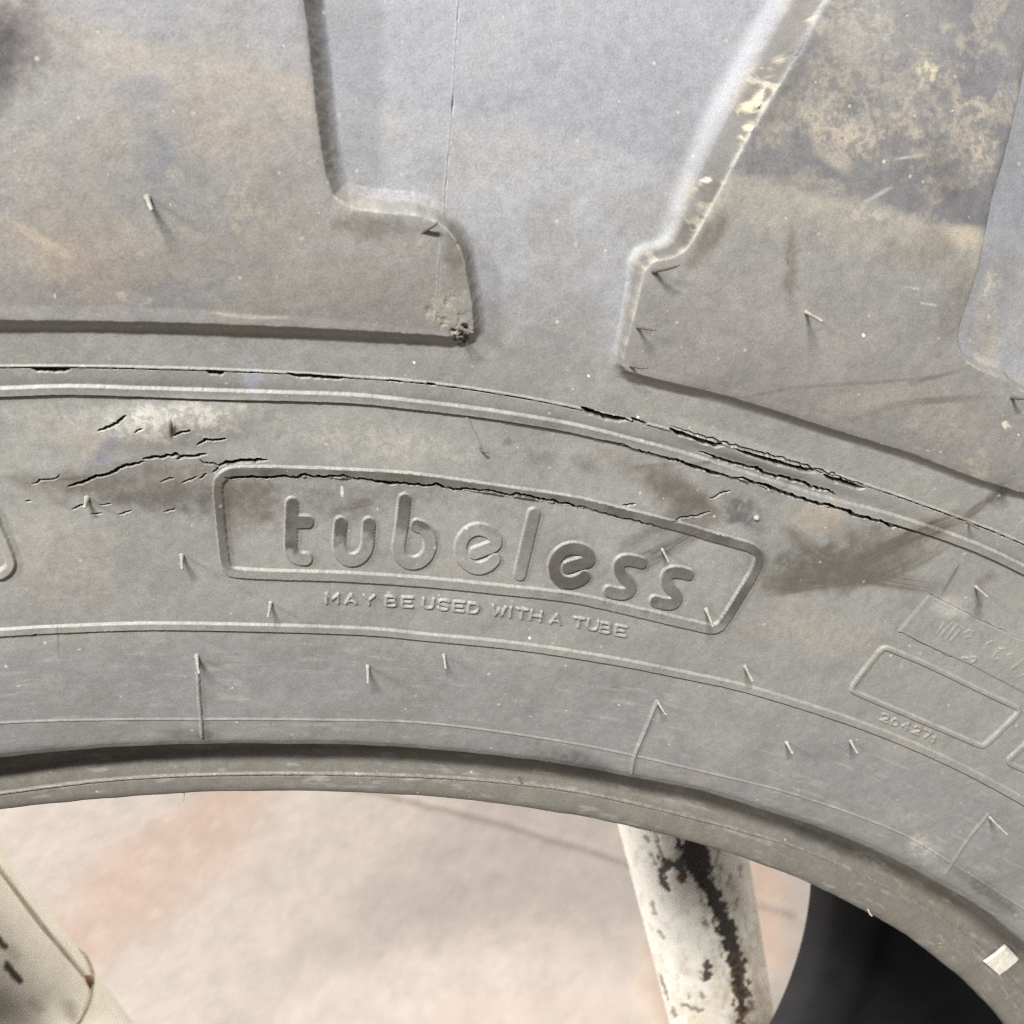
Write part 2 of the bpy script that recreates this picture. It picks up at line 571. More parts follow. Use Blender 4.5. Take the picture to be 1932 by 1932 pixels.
def moulding(polys, half, flank, height, name=None, label=None, jit=0.0, seed=0, top_dark=0.0):
    pid = None
    if name:
        _pid[0] += 1
        pid = _pid[0]
        part_names[pid] = (name, label)
    for poly in polys:
        i, d, r = near(X, Y, poly, half + flank + 4)
        if jit:
            d = d + (fbm(X[i] / 5.0, Y[i] / 5.0, 500 + seed, 3) - .5) * 2 * jit
        t = np.clip((d - half) / flank, 0, 1)
        f = 1 - t * t * (3 - 2 * t)
        raise_h[i] = np.maximum(raise_h[i], f * height)
        slope_m[i] = np.maximum(slope_m[i], smooth(0, .25, t) * smooth(1.0, .8, t))
        top_m[i] = np.maximum(top_m[i], top_dark * (t <= 0))
        if pid is not None:
            k = i[d < half + flank + .8]
            part[k] = pid
    return pid


RIB1 = spline([(-200, 748), (0, 742), (130, 738), (281, 742), (515, 749), (663, 754), (775, 765), (923, 783), (1077, 809), (1194, 838), (1303, 867), (1475, 922), (1695, 984), (1835, 1032),
               (1932, 1077), (2060, 1140)])
RIB2 = spline([(-200, 1214), (0, 1196), (171, 1187), (343, 1184), (663, 1192), (803, 1204), (975, 1221), (1146, 1247), (1294, 1276), (1429, 1307), (1633, 1373), (1796, 1442), (1932, 1514),
               (2060, 1590)])
LINE3 = spline([(-200, 1385), (0, 1368), (180, 1362), (376, 1361), (589, 1362), (789, 1367), (960, 1387), (1143, 1418), (1367, 1469), (1510, 1506), (1690, 1571), (1796, 1632), (1932, 1718), (2050, 1800)])
BEADLINE = spline([(-120, 1520), (0, 1500), (176, 1477), (339, 1466), (560, 1462), (789, 1467), (960, 1479), (1143, 1506), (1448, 1583), (1600, 1640), (1735, 1708), (1840, 1780), (1890, 1832), (1950, 1895)])
moulding([RIB1], 7.0, 2.4, 0.00068, 'raised_rib', 'raised rib running above the lettering', 0.6, 1)
moulding([RIB2], 5.6, 2.3, 0.00060, 'raised_rib', 'raised rib running below the lettering', 0.5, 2)
moulding([LINE3], 0.6, 2.0, 0.00022)
moulding([BEADLINE], 1.0, 2.4, 0.00045, jit=1.2, seed=3)
SEAM = spline([(-200, 700), (0, 697), (150, 697), (300, 700), (480, 706), (640, 715), (810, 728), (1000, 757), (1200, 800), (1400, 850), (1620, 915), (1820, 985), (1932, 1030), (2060, 1090)])
moulding([SEAM - [0, 3]], 0.8, 2.6, 0.00025, jit=1.0, seed=4)

# the outlined panel and its lettering
PANEL = spline([(515, 890), (631, 894), (775, 902.5), (923, 923), (1077, 945.4), (1180, 969.4), (1294, 998), (1338, 1012), (1390, 1026), (1416, 1034), (1429, 1043), (1433, 1056), (1427, 1076),
                (1406, 1112), (1382, 1151), (1366, 1175), (1356, 1185), (1342, 1188), (1326, 1185), (1269, 1172), (1180, 1151), (1077, 1129), (940, 1113.5), (803, 1100), (652, 1090),
                (515, 1086), (446, 1082), (432, 1077), (425, 1064), (418, 1009), (412, 945), (411, 918), (416, 904), (428, 895), (448, 890), (515, 890)], 6)
moulding([PANEL], 7.8, 2.2, 0.00064, 'panel_outline', 'raised outline with rounded corners around the lettering', 0.6, 5, 0.85)
moulding([spline([(-150, 905), (-60, 925), (-22, 958), (-4, 1000), (10, 1032), (19, 1058), (18, 1071), (8, 1081), (-12, 1086), (-120, 1090)])], 7.0, 3.4, 0.00085,
         'panel_outline', 'corner of another raised outline', 0.5, 6)


def zA(pts): return [(505.1 + a * .21242, 899.7 + b * .21242) for a, b in pts]
def zB(pts): return [(899.7 + a * .22876, 947.1 + b * .22876) for a, b in pts]
def zC(pts): return [(631.4 + a * .34313, 631.4 + b * .34313) for a, b in pts]


BIG = [('letter', 't', [spline(zA([(216, 243), (210, 420), (206, 600), (214, 668), (248, 716), (300, 734), (340, 734)])), zA([(210, 402), (352, 404)])]),
       ('letter', 'u', [spline(zA([(650, 415), (640, 520), (634, 620), (650, 688), (692, 732), (750, 746), (812, 726), (864, 676), (888, 600), (894, 500), (900, 420)]))]),
       ('letter', 'b', [spline(zA([(1218, 208), (1205, 330), (1190, 450), (1172, 560), (1163, 640), (1182, 712), (1228, 756), (1292, 772), (1360, 754), (1412, 708), (1441, 640), (1444, 566),
                                   (1424, 506), (1380, 458), (1326, 438)]))]),
       ('letter', 'e', [spline(zC([(772, 1206), (830, 1184), (884, 1158), (882, 1122), (846, 1088), (790, 1074), (738, 1092), (702, 1138), (694, 1192), (710, 1240), (752, 1278), (802, 1288), (850, 1270),
                                   (880, 1240)]))]),
       ('letter', 'l', [zC([(1098, 990), (1059, 1155), (1020, 1322)])]),
       ('letter', 'e', [spline(zB([(752, 545), (838, 518), (924, 490), (922, 446), (878, 402), (800, 386), (722, 406), (662, 462), (636, 532), (648, 602), (692, 652), (762, 670), (838, 652), (888, 618)]))]),
       ('letter', 's', [spline(zB([(1358, 506), (1290, 490), (1226, 486), (1184, 512), (1174, 562), (1200, 612), (1240, 652), (1268, 696), (1262, 738), (1222, 762), (1160, 760), (1094, 742)]))]),
       ('letter', 's', [spline(zB([(1745, 603), (1680, 586), (1618, 584), (1576, 610), (1566, 660), (1592, 710), (1632, 750), (1652, 792), (1640, 826), (1600, 845), (1540, 842), (1474, 824)]))])]
for k, (nm, ch, polys) in enumerate(BIG):
    lab = {'t': 'raised letter t', 'u': 'raised letter u', 'b': 'raised letter b', 'l': 'raised letter l'}.get(ch)
    hw = 11.2 if k < 3 else (10.8 if k < 6 else 10.2)
    moulding(polys, hw, 2.2, 0.00058, 'letter', lab, 0.35, 20 + k, [.95, .95, .95, .30, .50, .95, .80, .80][k])

GLY = {'M': [[(0, 1), (0, 0), (.5, .62), (1, 0), (1, 1)]], 'A': [[(0, 1), (.5, 0), (1, 1)], [(.2, .68), (.8, .68)]],
       'Y': [[(0, 0), (.5, .5), (1, 0)], [(.5, .5), (.5, 1)]],
       'B': [[(0, .5), (0, 1), (.7, 1), (.98, .86), (.96, .63), (.7, .5), (0, .5), (0, 0), (.65, 0), (.88, .12), (.86, .37), (.7, .5)]],
       'E': [[(1, 0), (0, 0), (0, 1), (1, 1)], [(0, .5), (.8, .5)]], 'U': [[(0, 0), (0, .7), (.15, .92), (.5, 1), (.85, .92), (1, .7), (1, 0)]],
       'S': [[(1, .14), (.72, 0), (.3, 0), (.04, .14), (.06, .36), (.3, .47), (.7, .53), (.96, .66), (.96, .86), (.7, 1), (.3, 1), (0, .87)]],
       'D': [[(0, 0), (0, 1), (.55, 1), (.9, .8), (1, .5), (.9, .2), (.55, 0), (0, 0)]], 'W': [[(0, 0), (.25, 1), (.5, .3), (.75, 1), (1, 0)]],
       'I': [[(.5, 0), (.5, 1)]], 'T': [[(0, 0), (1, 0)], [(.5, 0), (.5, 1)]], 'H': [[(0, 0), (0, 1)], [(1, 0), (1, 1)], [(0, .5), (1, .5)]],
       '2': [[(0, .2), (.25, 0), (.75, 0), (1, .22), (.85, .5), (0, 1), (1, 1)]], '0': [[(.5, 0), (.9, .2), (1, .5), (.9, .8), (.5, 1), (.1, .8), (0, .5), (.1, .2), (.5, 0)]],
       '4': [[(.75, 1), (.75, 0), (0, .68), (1, .68)]], '7': [[(0, 0), (1, 0), (.4, 1)]], '1': [[(.3, .18), (.55, 0), (.55, 1)]], 'P': [[(0, 1), (0, 0), (.8, 0), (1, .2), (.9, .45), (0, .55)]]}


def glyph(ch, cx, cy, wd, ht, ang, slant=0.0):
    c, s = math.cos(ang), math.sin(ang)
    out = []
    for pl in GLY[ch]:
        q = []
        for a, b in pl:
            x, y = (a - .5) * wd - (b - .5) * ht * slant, (b - .5) * ht
            q.append((cx + x * c - y * s, cy + x * s + y * c))
        out.append(q)
    return out


SMALL = [('M', 133, 106), ('A', 240, 110), ('Y', 345, 116), ('B', 473, 122), ('E', 567, 127), ('U', 688, 135), ('S', 775, 143), ('E', 864, 152), ('D', 950, 162), ('W', 1095, 178),
         ('I', 1163, 187), ('T', 1229, 195), ('H', 1311, 207), ('A', 1426, 226), ('T', 1558, 246), ('U', 1638, 260), ('B', 1712, 276), ('E', 1800, 293)]
for k, (ch, zx, zy) in enumerate(SMALL):
    a, b = SMALL[max(k - 1, 0)], SMALL[min(k + 1, len(SMALL) - 1)]
    ang = math.atan2(b[2] - a[2], b[1] - a[1])
    wd = {'I': 8, 'M': 22, 'W': 24}.get(ch, 19)
    moulding(glyph(ch, 584 + zx * .3268, 1097 + zy * .3268, wd, 17.5, ang), 1.2, 2.1, 0.00046, 'small_letter', None, 0.5, 40 + k)
for k, (ch, zx, zy) in enumerate([('2', 440, 1445), ('0', 548, 1490), ('4', 668, 1530), ('2', 788, 1578), ('7', 895, 1622), ('1', 968, 1678)]):
    moulding(glyph(ch, 1594.2 + zx * .17484, 1104.9 + zy * .17484, 12, 14 if ch != '1' else 9, math.radians(24)), 0.9, 2.2, 0.00032, 'digit', None, 0.4, 60 + k)


def zD(pts): return [(1594.2 + a * .17484, 1104.9 + b * .17484) for a, b in pts]


moulding([spline(zD([(470, 690), (900, 870), (1400, 1110), (1820, 1310), (1880, 1350), (1870, 1400), (1700, 1570), (1540, 1720), (1470, 1740), (1300, 1670), (900, 1500), (500, 1330), (130, 1170), (85, 1130),
                         (120, 1060), (250, 890), (380, 730), (430, 690), (470, 690)]), 4)], 2.6, 3.2, 0.00050, 'panel_outline', 'small raised outline with nothing inside', 0.4, 70)
moulding([spline(zD([(2300, 1350), (1960, 1720), (1800, 1870), (1775, 1900), (1800, 1940), (2000, 2030), (2300, 2170)]), 4)], 2.6, 3.2, 0.0005,
         'panel_outline', 'corner of a small raised outline', 0.4, 71)
# buffed plate with worn off characters
pl = zD([(920, 112), (1520, 420), (1932, 600), (2600, 960), (2250, 1330), (1370, 868), (860, 640), (588, 505), (760, 300)])
_pid[0] += 1
part_names[_pid[0]] = ('buffed_plate', None)
cand = np.flatnonzero((X > 1680) & (Y > 1100) & (Y < 1400))
ins = inside(X[cand], Y[cand], pl)
i, d, r = near(X, Y, pl + [pl[0]], 12)
dist = np.full(NV, 12.0, np.float32)
dist[i] = d
sdp = dist[cand] * np.where(ins, -1, 1)
fpl = 1 - smooth(-2.5, 2.5, sdp)
raise_h[cand] = np.maximum(raise_h[cand], fpl * 0.00030)
part[cand[sdp < 2.6]] = _pid[0]
worn = [[(1075, 415), (1010, 520)], [(1155, 425), (1030, 560)], [(1215, 430), (1100, 580)], [(1215, 430), (1260, 455)], [(1272, 470), (1150, 605)], [(1300, 520), (1350, 490), (1385, 510), (1370, 560), (1310, 570)],
        [(1540, 635), (1590, 612)], [(1700, 700), (1640, 730), (1600, 790), (1620, 820), (1660, 790)], [(1650, 690), (1740, 690)], [(1770, 760), (1800, 745)], [(1805, 905), (1870, 860), (1932, 810), (1990, 780)],
        [(1880, 990), (1990, 960)]]
for k, pts in enumerate(worn):
    moulding([zD(pts)], 1.3, 2.6, 0.00042, None, None, 1.0, 80 + k)
moulding([zD([(1275, 790), (1330, 790), (1360, 845), (1410, 820), (1420, 780), (1370, 780)])], 1.2, 2.4, 0.0005, None, None, 0.8, 95)
# mould vents cut as fine radial ridges near the bead
RIDGES = [spline([(372, 1240), (375, 1310), (379, 1360), (381, 1394)]), spline([(1241, 1326), (1221, 1375), (1198, 1430), (1192, 1462)]), spline([(1866, 1541), (1830, 1585), (1805, 1622), (1786, 1652)])]
for k, rd in enumerate(RIDGES):
    moulding([rd], 1.4, 2.4, 0.00055 if k < 2 else 0.00026, 'mould_ridge', None, 0.9, 100 + k)
# parting line up the tread
PART = spline([(866, -60), (865, 0), (858, 110), (853, 202), (846, 290), (841, 343), (835, 430), (829, 497), (821, 611)])
moulding([PART], 0.5, 1.6, 0.00006)
moulding([[(879, 785), (893, 815), (907, 846)]], 0.8, 2.6, 0.0003, jit=.5)
H = H + raise_h

# ------------------------------------------------------------------ cracks and torn flaps
cut = np.zeros(NV, np.float32)
lip = np.zeros(NV, np.float32)


def crack(poly, wpx, depth, seed, jag=1.2, taper=True, step_=7.0):
    p = rough(rough(poly, jag * 1.5, step_ * 2.2, 700 + seed), jag * .7, step_ * .7, 900 + seed)
    i, d, r = near(X, Y, p, wpx * 2.2 + 5)
    env = np.clip(np.minimum(r, 1 - r) * 5, 0.0, 1) ** .6 if taper else 1.0
    ww = wpx * .5 * env * (0.65 + 0.7 * fbm(X[i] / 9, Y[i] / 9, 910 + seed, 2)) + 0.35
    f = smooth(ww + 1.1, ww - 0.7, d)
    cut[i] = np.maximum(cut[i], f * depth * np.clip(ww / 1.6, .25, 1))
    lip[i] = np.maximum(lip[i], smooth(ww * 1.2 + 4, ww, d) * 0.00009 * np.clip(ww / 1.5, .2, 1))


CR = [([(127, 922), (147, 916), (175, 904), (202, 899), (233, 885), (254, 878), (274, 877)], 5.0), ([(269, 870), (285, 865), (309, 863), (331, 859), (341, 865)], 4.8),
      ([(334, 870), (346, 866), (367, 862), (390, 857)], 4.4), ([(377, 870), (384, 877), (401, 877), (415, 883)], 3.0), ([(413, 883), (425, 877), (449, 873), (480, 874), (507, 870)], 6.0),
      ([(185, 815), (202, 806), (220, 798), (237, 786)], 3.2), ([(324, 821), (340, 815), (359, 810)], 3.2), ([(373, 841), (391, 830), (412, 830), (427, 831)], 3.2),
      ([(58, 916), (86, 909), (113, 899)], 2.4), ([(255, 817), (268, 805)], 2.2), ([(302, 914), (329, 904)], 2.2), ([(343, 914), (371, 902)], 2.6), ([(377, 906), (391, 899)], 2.6),
      ([(403, 896), (415, 885)], 2.4), ([(135, 964), (158, 954)], 2.4), ([(171, 974), (192, 971)], 2.2), ([(188, 956), (209, 952)], 1.8), ([(223, 974), (247, 967)], 2.0), ([(309, 969), (330, 962)], 2.0),
      ([(48, 949), (56, 945)], 1.8), ([(59, 1204), (70, 1197)], 1.2),
      ([(1341, 944), (1380, 930)], 2.6), ([(1269, 986), (1296, 978), (1320, 974), (1343, 967)], 2.6), ([(1177, 957), (1204, 954)], 2.0),
      # under the upper rib, on the right
      ([(1139, 831), (1180, 843), (1249, 863), (1275, 870)], 3.0), ([(1265, 865), (1294, 877), (1348, 894), (1390, 903)], 4.6), ([(1385, 901), (1434, 914), (1502, 938), (1554, 950), (1612, 969), (1660, 984), (1694, 997)], 6.2),
      ([(1690, 993), (1732, 1010)], 2.6),
      ([(1322, 857), (1340, 862), (1390, 877), (1441, 891), (1492, 907), (1535, 921), (1580, 935)], 4.6),
      # torn mould seam
      ([(1268, 806), (1300, 816), (1389, 841), (1460, 862), (1543, 887), (1590, 904), (1632, 917)], 2.6),
      # below the top bar of the outlined panel
      ([(425, 902), (470, 900), (515, 899), (600, 900), (663, 902)], 4.6), ([(655, 902), (700, 908), (751, 914), (850, 921), (923, 927)], 4.4), ([(915, 926), (974, 935), (1057, 949), (1112, 961)], 3.6),
      ([(1105, 960), (1180, 979), (1240, 994)], 2.6),
      ]
for k, (pl_, wd) in enumerate(CR):
    crack(pl_, wd * (.85 if wd > 3 else .62), 0.0024 if wd > 3 else 0.0010, k, 1.2 if wd > 3 else .9, True, 5.5 if wd > 3 else 4)


def flap(poly, wpx, seed):
    """an opening under a torn flap: straight upper edge, ragged lower edge"""
    p = rough(poly, .5, 9, 950 + seed)
    i, d, r = near(X, Y + 0.0, p, wpx + 8)
    yl = np.interp(X[i], p[:, 0], p[:, 1])
    below = Y[i] - yl
    env = np.clip(np.minimum(r, 1 - r) * 6, 0, 1) ** .7
    ww = wpx * env * (0.7 + 0.6 * fbm(X[i] / 8, Y[i] / 40, 960 + seed, 3))
    f = smooth(-1.2, 0.4, below) * smooth(ww + 1.0, ww - 1.6, below)
    cut[i] = np.maximum(cut[i], f * 0.0022 * np.clip(ww / 2.5, 0, 1))


for k, (pl_, wd) in enumerate([([(56, 696), (134, 697)], 9), ([(389, 701), (424, 703)], 8), ([(540, 707), (585, 710), (652, 715)], 7), ([(735, 719), (760, 722)], 3), ([(806, 725), (822, 728)], 4),
                               ([(1098, 771), (1140, 783), (1188, 794)], 10), ([(1192, 791), (1222, 802)], 4), ([(1264, 810), (1310, 824), (1368, 840)], 9), ([(1388, 845), (1460, 868), (1540, 892)], 7), ([(1555, 897), (1600, 912), (1634, 923)], 8)]):
    flap(pl_, wd, k)
# fine broken line along the seam
i, d, r = near(X, Y, SEAM + [0, 0], 4)
dash = smooth(0.42, 0.56, fbm(X[i] / 13, X[i] * 0 + 3.3, 980, 3))
cut[i] = np.maximum(cut[i], smooth(1.6, 0.5, d + (fbm(X[i] / 6, Y[i] / 6, 985, 2) - .5) * 1.6) * dash * 0.0007)
# creases beneath the ribs and lugs, parting line nicks
i, d, r = near(X, Y, RIB1 + [0, 9.5], 3)
cut[i] = np.maximum(cut[i], smooth(2.0, 0.3, d) * 0.00028)
i, d, r = near(X, Y, RIB2 + [0, 8.0], 3)
cut[i] = np.maximum(cut[i], smooth(1.8, 0.3, d) * 0.00022)
i, d, r = near(X, Y, BEADLINE + [0, 3.4], 3)
cut[i] = np.maximum(cut[i], smooth(1.8, 0.3, d) * 0.0003)
i, d, r = near(X, Y, PART + [2, 0], 4)
nick = smooth(.5, .62, fbm(Y[i] / 15, Y[i] * 0 + 9.1, 990, 2)) * .6 + smooth(26, 8, np.abs(Y[i] - 195)) * 1.6
cut[i] = np.maximum(cut[i], smooth(1.5, 0.3, d) * 0.00034 * (0.12 + nick) * (1 - .6 * (lug_f[i] > .5)))
for k, pts in enumerate([[(1757, 1124), (1860, 1178), (1932, 1210)], [(1700, 1196), (1760, 1226), (1800, 1246)]]):
    crack(pts, 1.0, 0.0005, 60 + k, .6, False, 5)
H = H + lip * (cut < 0.0002) - cut
# pitted corner of the left lug
i, m = blob(845, 590, 62, 62, 0, .4, 21, .8)
pit = smooth(.55, .72, fbm(Um[i] / .9, Vm[i] / .9, 140, 3))
H[i] -= pit * m * 0.00022
i, m = blob(872, 632, 26, 20, 0, .4, 22, .8)
H[i] -= m * smooth(.4, .7, fbm(Um[i] / 1.2, Vm[i] / 1.2, 145, 3)) * 0.0020

# ------------------------------------------------------------------ dust, mud and scuffs, plus some light and shade painted into the tint
BASEC = np.array([0.152, 0.150, 0.142])
tint = np.tile(BASEC, (NV, 1)).astype(np.float32)
big = fbm(Um / 22, Vm / 22, 200, 5)
mid = fbm(Um / 6, Vm / 6, 210, 5)
fine = fbm(Um / 1.6, Vm / 1.6, 220, 4)
streak = fbm(Um / 9, Vm / 1.5, 230, 4)
speck = fbm(Um / 0.75, Vm / 0.75, 236, 4)


def mixc(idx, mask, c):
    tint[idx] = tint[idx] * (1 - mask[:, None]) + np.asarray(c, np.float32) * mask[:, None]


ALL = slice(None)
low = smooth(0.4125, 0.409, Rr)
mixc(ALL, low, (0.140, 0.140, 0.140))
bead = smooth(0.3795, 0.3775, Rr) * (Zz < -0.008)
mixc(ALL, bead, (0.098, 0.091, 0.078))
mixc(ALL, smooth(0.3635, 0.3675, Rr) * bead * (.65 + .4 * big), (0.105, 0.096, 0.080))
groove = smooth(0.476, 0.492, Rr) * (1 - smooth(.1, .5, lug_f))
mixc(ALL, groove, (0.166, 0.167, 0.174))  # groove tinted paler, with some of its overhead light painted in
# high water line of dust over grooves and lugs
wl = np.interp(X, [-100, 130, 300, 450, 560, 600, 700, 860, 940, 1030, 1110, 1170, 1210, 1260, 1290, 1330, 1375, 1440, 1520, 1600, 1700, 1800, 1860, 1940],
               [-20, 30, 85, 110, 140, 165, 190, 213, 230, 245, 268, 290, 300, 305, 322, 345, 325, 335, 347, 366, 398, 420, 432, 440])
above = wl - Y + (mid - .5) * 44 + (fine - .5) * 16
leftlug = (part == 1) & (lug_f > .3)
rightlug = (part == 2) & (lug_f > .3)
mixc(ALL, leftlug * 0.9, (0.142, 0.135, 0.128))
mixc(ALL, rightlug * 0.9, (0.134, 0.130, 0.123))
sel = smooth(-8, 14, above)
mixc(ALL, sel * groove * .8, (0.143, 0.146, 0.164))
mixc(ALL, smooth(-60, 60, above) * leftlug * .8, (0.140, 0.141, 0.152))
mixc(ALL, smooth(-9, 9, above) * rightlug * .95, (0.082, 0.081, 0.086))
# tan dust just below that line on the lugs
tanl = smooth(0, -12, above) * smooth(-130, -20, above)
mixc(ALL, tanl * rightlug * (.35 + .9 * (mid - .3)).clip(0, 1), (0.205, 0.185, 0.150))
mixc(ALL, smooth(20, -20, above) * smooth(-110, -10, above) * leftlug * (mid * .9).clip(0, .7), (0.205, 0.180, 0.150))
# flaky tan mud over the dark lug top
flk = smooth(.49, .59, mid) * (.20 + .80 * smooth(.44, .56, speck * .6 + fine * .4))
mixc(ALL, flk * rightlug * smooth(-20, 20, above) * .65, (0.175, 0.155, 0.128))
# overall mottling
for msk, c, a in [(smooth(.52, .72, big), (0.180, 0.175, 0.162), .30), (smooth(.48, .30, big), (0.112, 0.110, 0.105), .30), (smooth(.55, .75, mid), (0.185, 0.178, 0.160), .14),
                  (smooth(.45, .28, mid), (0.100, 0.098, 0.094), .16), (smooth(.60, .80, streak) * low, (0.20, 0.198, 0.19), .5)]:
    mixc(ALL, msk * a, c)
mixc(ALL, leftlug * smooth(.5, .66, fbm(Um / 11, Vm / 11, 260, 4)) * .22, (0.175, 0.155, 0.130))
mixc(ALL, leftlug * smooth(.5, .66, fbm(Um / 13, Vm / 13, 270, 4)) * .3, (0.118, 0.116, 0.122))

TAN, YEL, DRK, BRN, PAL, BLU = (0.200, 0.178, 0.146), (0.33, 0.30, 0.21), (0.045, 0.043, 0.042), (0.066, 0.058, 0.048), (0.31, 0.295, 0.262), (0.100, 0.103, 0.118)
for cx, cy, rx, ry, a, c, al, wb in [
        (30, 70, 95, 130, 20, (0.070, 0.060, 0.062), .8, .35), (0, 90, 45, 90, 0, (0.03, 0.027, 0.028), .8, .3), (0, 170, 40, 60, 0, DRK, .6, .3), (1600, 250, 120, 55, 25, TAN, .85, .45), (1580, 300, 60, 25, 30, TAN, .8, .4), (1470, 150, 60, 110, 30, DRK, .55, .3),  # first three: dirt plus shade on the left lug's falling edge, painted dark
        (1750, 130, 26, 40, 0, YEL, .6, .6), (1840, 200, 60, 20, 10, TAN, .7, .7), (1740, 210, 110, 60, 10, TAN, .45, .7), (1860, 280, 40, 60, -30, TAN, .8, .5), (1790, 330, 90, 40, 60, DRK, .45, .3),
        (1820, 450, 50, 30, 10, (0.24, 0.21, 0.165), .9, .3), (1640, 400, 80, 22, 12, (0.24, 0.22, 0.185), .6, .5), (1495, 500, 16, 100, 2, BRN, .62, .3), (1345, 440, 26, 90, 35, BRN, .70, .4),
        (1760, 480, 90, 50, 10, BRN, .35, .5), (1800, 590, 30, 90, 20, BRN, .45, .4), (1860, 630, 40, 90, 0, TAN, .7, .5), (1870, 540, 24, 40, 0, YEL, .55, .7),
        (1800, 800, 90, 50, -10, TAN, .4, .6), (1850, 880, 40, 40, 0, YEL, .28, .7), (1650, 760, 170, 40, -8, TAN, .35, .4),
        (700, 430, 110, 34, 4, BRN, .62, .4), (860, 480, 26, 80, -10, BRN, .55, .4), (835, 590, 60, 45, 0, (0.20, 0.185, 0.140), .5, .5), (770, 470, 90, 30, 160, TAN, .5, .5),
        (270, 170, 60, 60, 0, BLU, .6, .5), (300, 300, 50, 90, -20, BLU, .55, .5), (330, 560, 130, 50, 0, BLU, .5, .4), (470, 390, 80, 60, 40, TAN, .55, .6), (258, 562, 40, 18, 25, YEL, .45, .8),
        (90, 480, 170, 60, 28, TAN, .45, .4), (330, 330, 30, 30, 0, TAN, .4, .6), (560, 200, 60, 60, 0, TAN, .5, .5), (60, 330, 50, 90, 0, TAN, .35, .5), (160, 480, 160, 120, 20, (0.165, 0.138, 0.112), .5, .5), (420, 250, 140, 90, 20, (0.172, 0.148, 0.122), .5, .5), (640, 540, 150, 60, 0, (0.15, 0.135, 0.112), .5, .5),
        (1050, 620, 60, 30, 0, TAN, .25, .6), (1100, 640, 12, 40, 0, (0.20, 0.16, 0.12), .5, .6),
        (330, 795, 210, 50, -5, PAL, .62, .45), (700, 835, 260, 40, 6, (0.215, 0.208, 0.19), .6, .5), (120, 790, 140, 30, 0, (0.215, 0.208, 0.19), .5, .5), (200, 850, 22, 60, 32, (0.105, 0.108, 0.135), .75, .3), (150, 830, 90, 40, 10, TAN, .5, .4), (250, 915, 210, 46, -4, BRN, .5, .5), (330, 950, 130, 30, 4, DRK, .5, .5), (290, 930, 190, 34, 2, (0.062, 0.056, 0.048), .80, .5),  # first entry: highlight on the cracked bulge, painted as a pale dusty tone
        (480, 950, 80, 60, 0, BRN, .75, .5), (640, 950, 110, 40, 0, (0.075, 0.074, 0.074), .6, .5), (430, 990, 30, 70, 0, BRN, .5, .4), (760, 930, 90, 22, 4, (0.08, 0.078, 0.075), .5, .5), (340, 890, 90, 22, -8, BRN, .5, .5), (60, 910, 90, 14, 6, BRN, .45, .4),
        (475, 723, 34, 26, 0, (0.20, 0.21, 0.25), .7, .35), (475, 687, 26, 14, 0, (0.19, 0.20, 0.24), .45, .5), (1010, 865, 50, 20, 0, DRK, .35, .6), (1110, 880, 36, 26, 0, DRK, .45, .6), (960, 835, 10, 8, 0, DRK, .4, .5),
        (1270, 935, 90, 40, 25, BRN, .75, .45), (1400, 970, 60, 34, 20, (0.052, 0.050, 0.050), .85, .4), (1540, 975, 70, 45, 0, TAN, .85, .4), (1590, 1085, 170, 40, -8, BRN, .65, .4), (1700, 1040, 110, 30, -26, BRN, .55, .4), (1480, 1100, 90, 24, -10, BRN, .5, .4), (1250, 905, 120, 30, 20, BRN, .45, .5), (1300, 960, 60, 40, 20, BRN, .4, .5), (1570, 1060, 170, 48, 0, (0.060, 0.057, 0.048), .78, .4),
        (1640, 1020, 60, 40, -20, BRN, .6, .4), (1240, 1000, 90, 22, -28, (0.070, 0.068, 0.068), .7, .35), (1300, 1015, 44, 30, 0, TAN, .6, .5), (1115, 1095, 50, 14, -18, BRN, .5, .4),
        (1060, 1050, 50, 50, 0, (0.080, 0.075, 0.066), .35, .4), (1560, 1200, 160, 60, 10, TAN, .35, .5), (1790, 1150, 40, 30, 20, PAL, .35, .4), (1500, 1130, 60, 26, 0, TAN, .4, .5), (1470, 1190, 100, 40, 0, TAN, .3, .5),
        (120, 1060, 150, 120, 0, TAN, .30, .5), (360, 1390, 60, 12, 4, BRN, .6, .5), (60, 1420, 120, 10, -6, DRK, .35, .5), (1080, 1438, 90, 22, 16, DRK, .6, .35), (1560, 1590, 110, 16, 24, DRK, .65, .4),
        (1870, 1690, 110, 20, 36, DRK, .65, .35), (1740, 1605, 50, 36, 40, PAL, .5, .5), (1700, 1540, 60, 30, 30, (0.22, 0.215, 0.20), .4, .6), (1300, 1470, 80, 14, 16, TAN, .4, .5), (1480, 1430, 40, 110, 10, (0.2, 0.19, 0.175), .25, .4)]:
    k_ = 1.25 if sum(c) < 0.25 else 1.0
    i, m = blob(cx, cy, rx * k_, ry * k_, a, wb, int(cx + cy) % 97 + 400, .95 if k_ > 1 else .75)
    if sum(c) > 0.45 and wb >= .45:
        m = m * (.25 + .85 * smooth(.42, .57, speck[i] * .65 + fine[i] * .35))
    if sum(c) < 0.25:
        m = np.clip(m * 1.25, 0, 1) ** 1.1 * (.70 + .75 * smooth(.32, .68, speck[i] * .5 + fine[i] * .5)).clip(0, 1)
    mixc(i, (m * al * (0.75 + 0.5 * fine[i])).clip(0, 1), c)


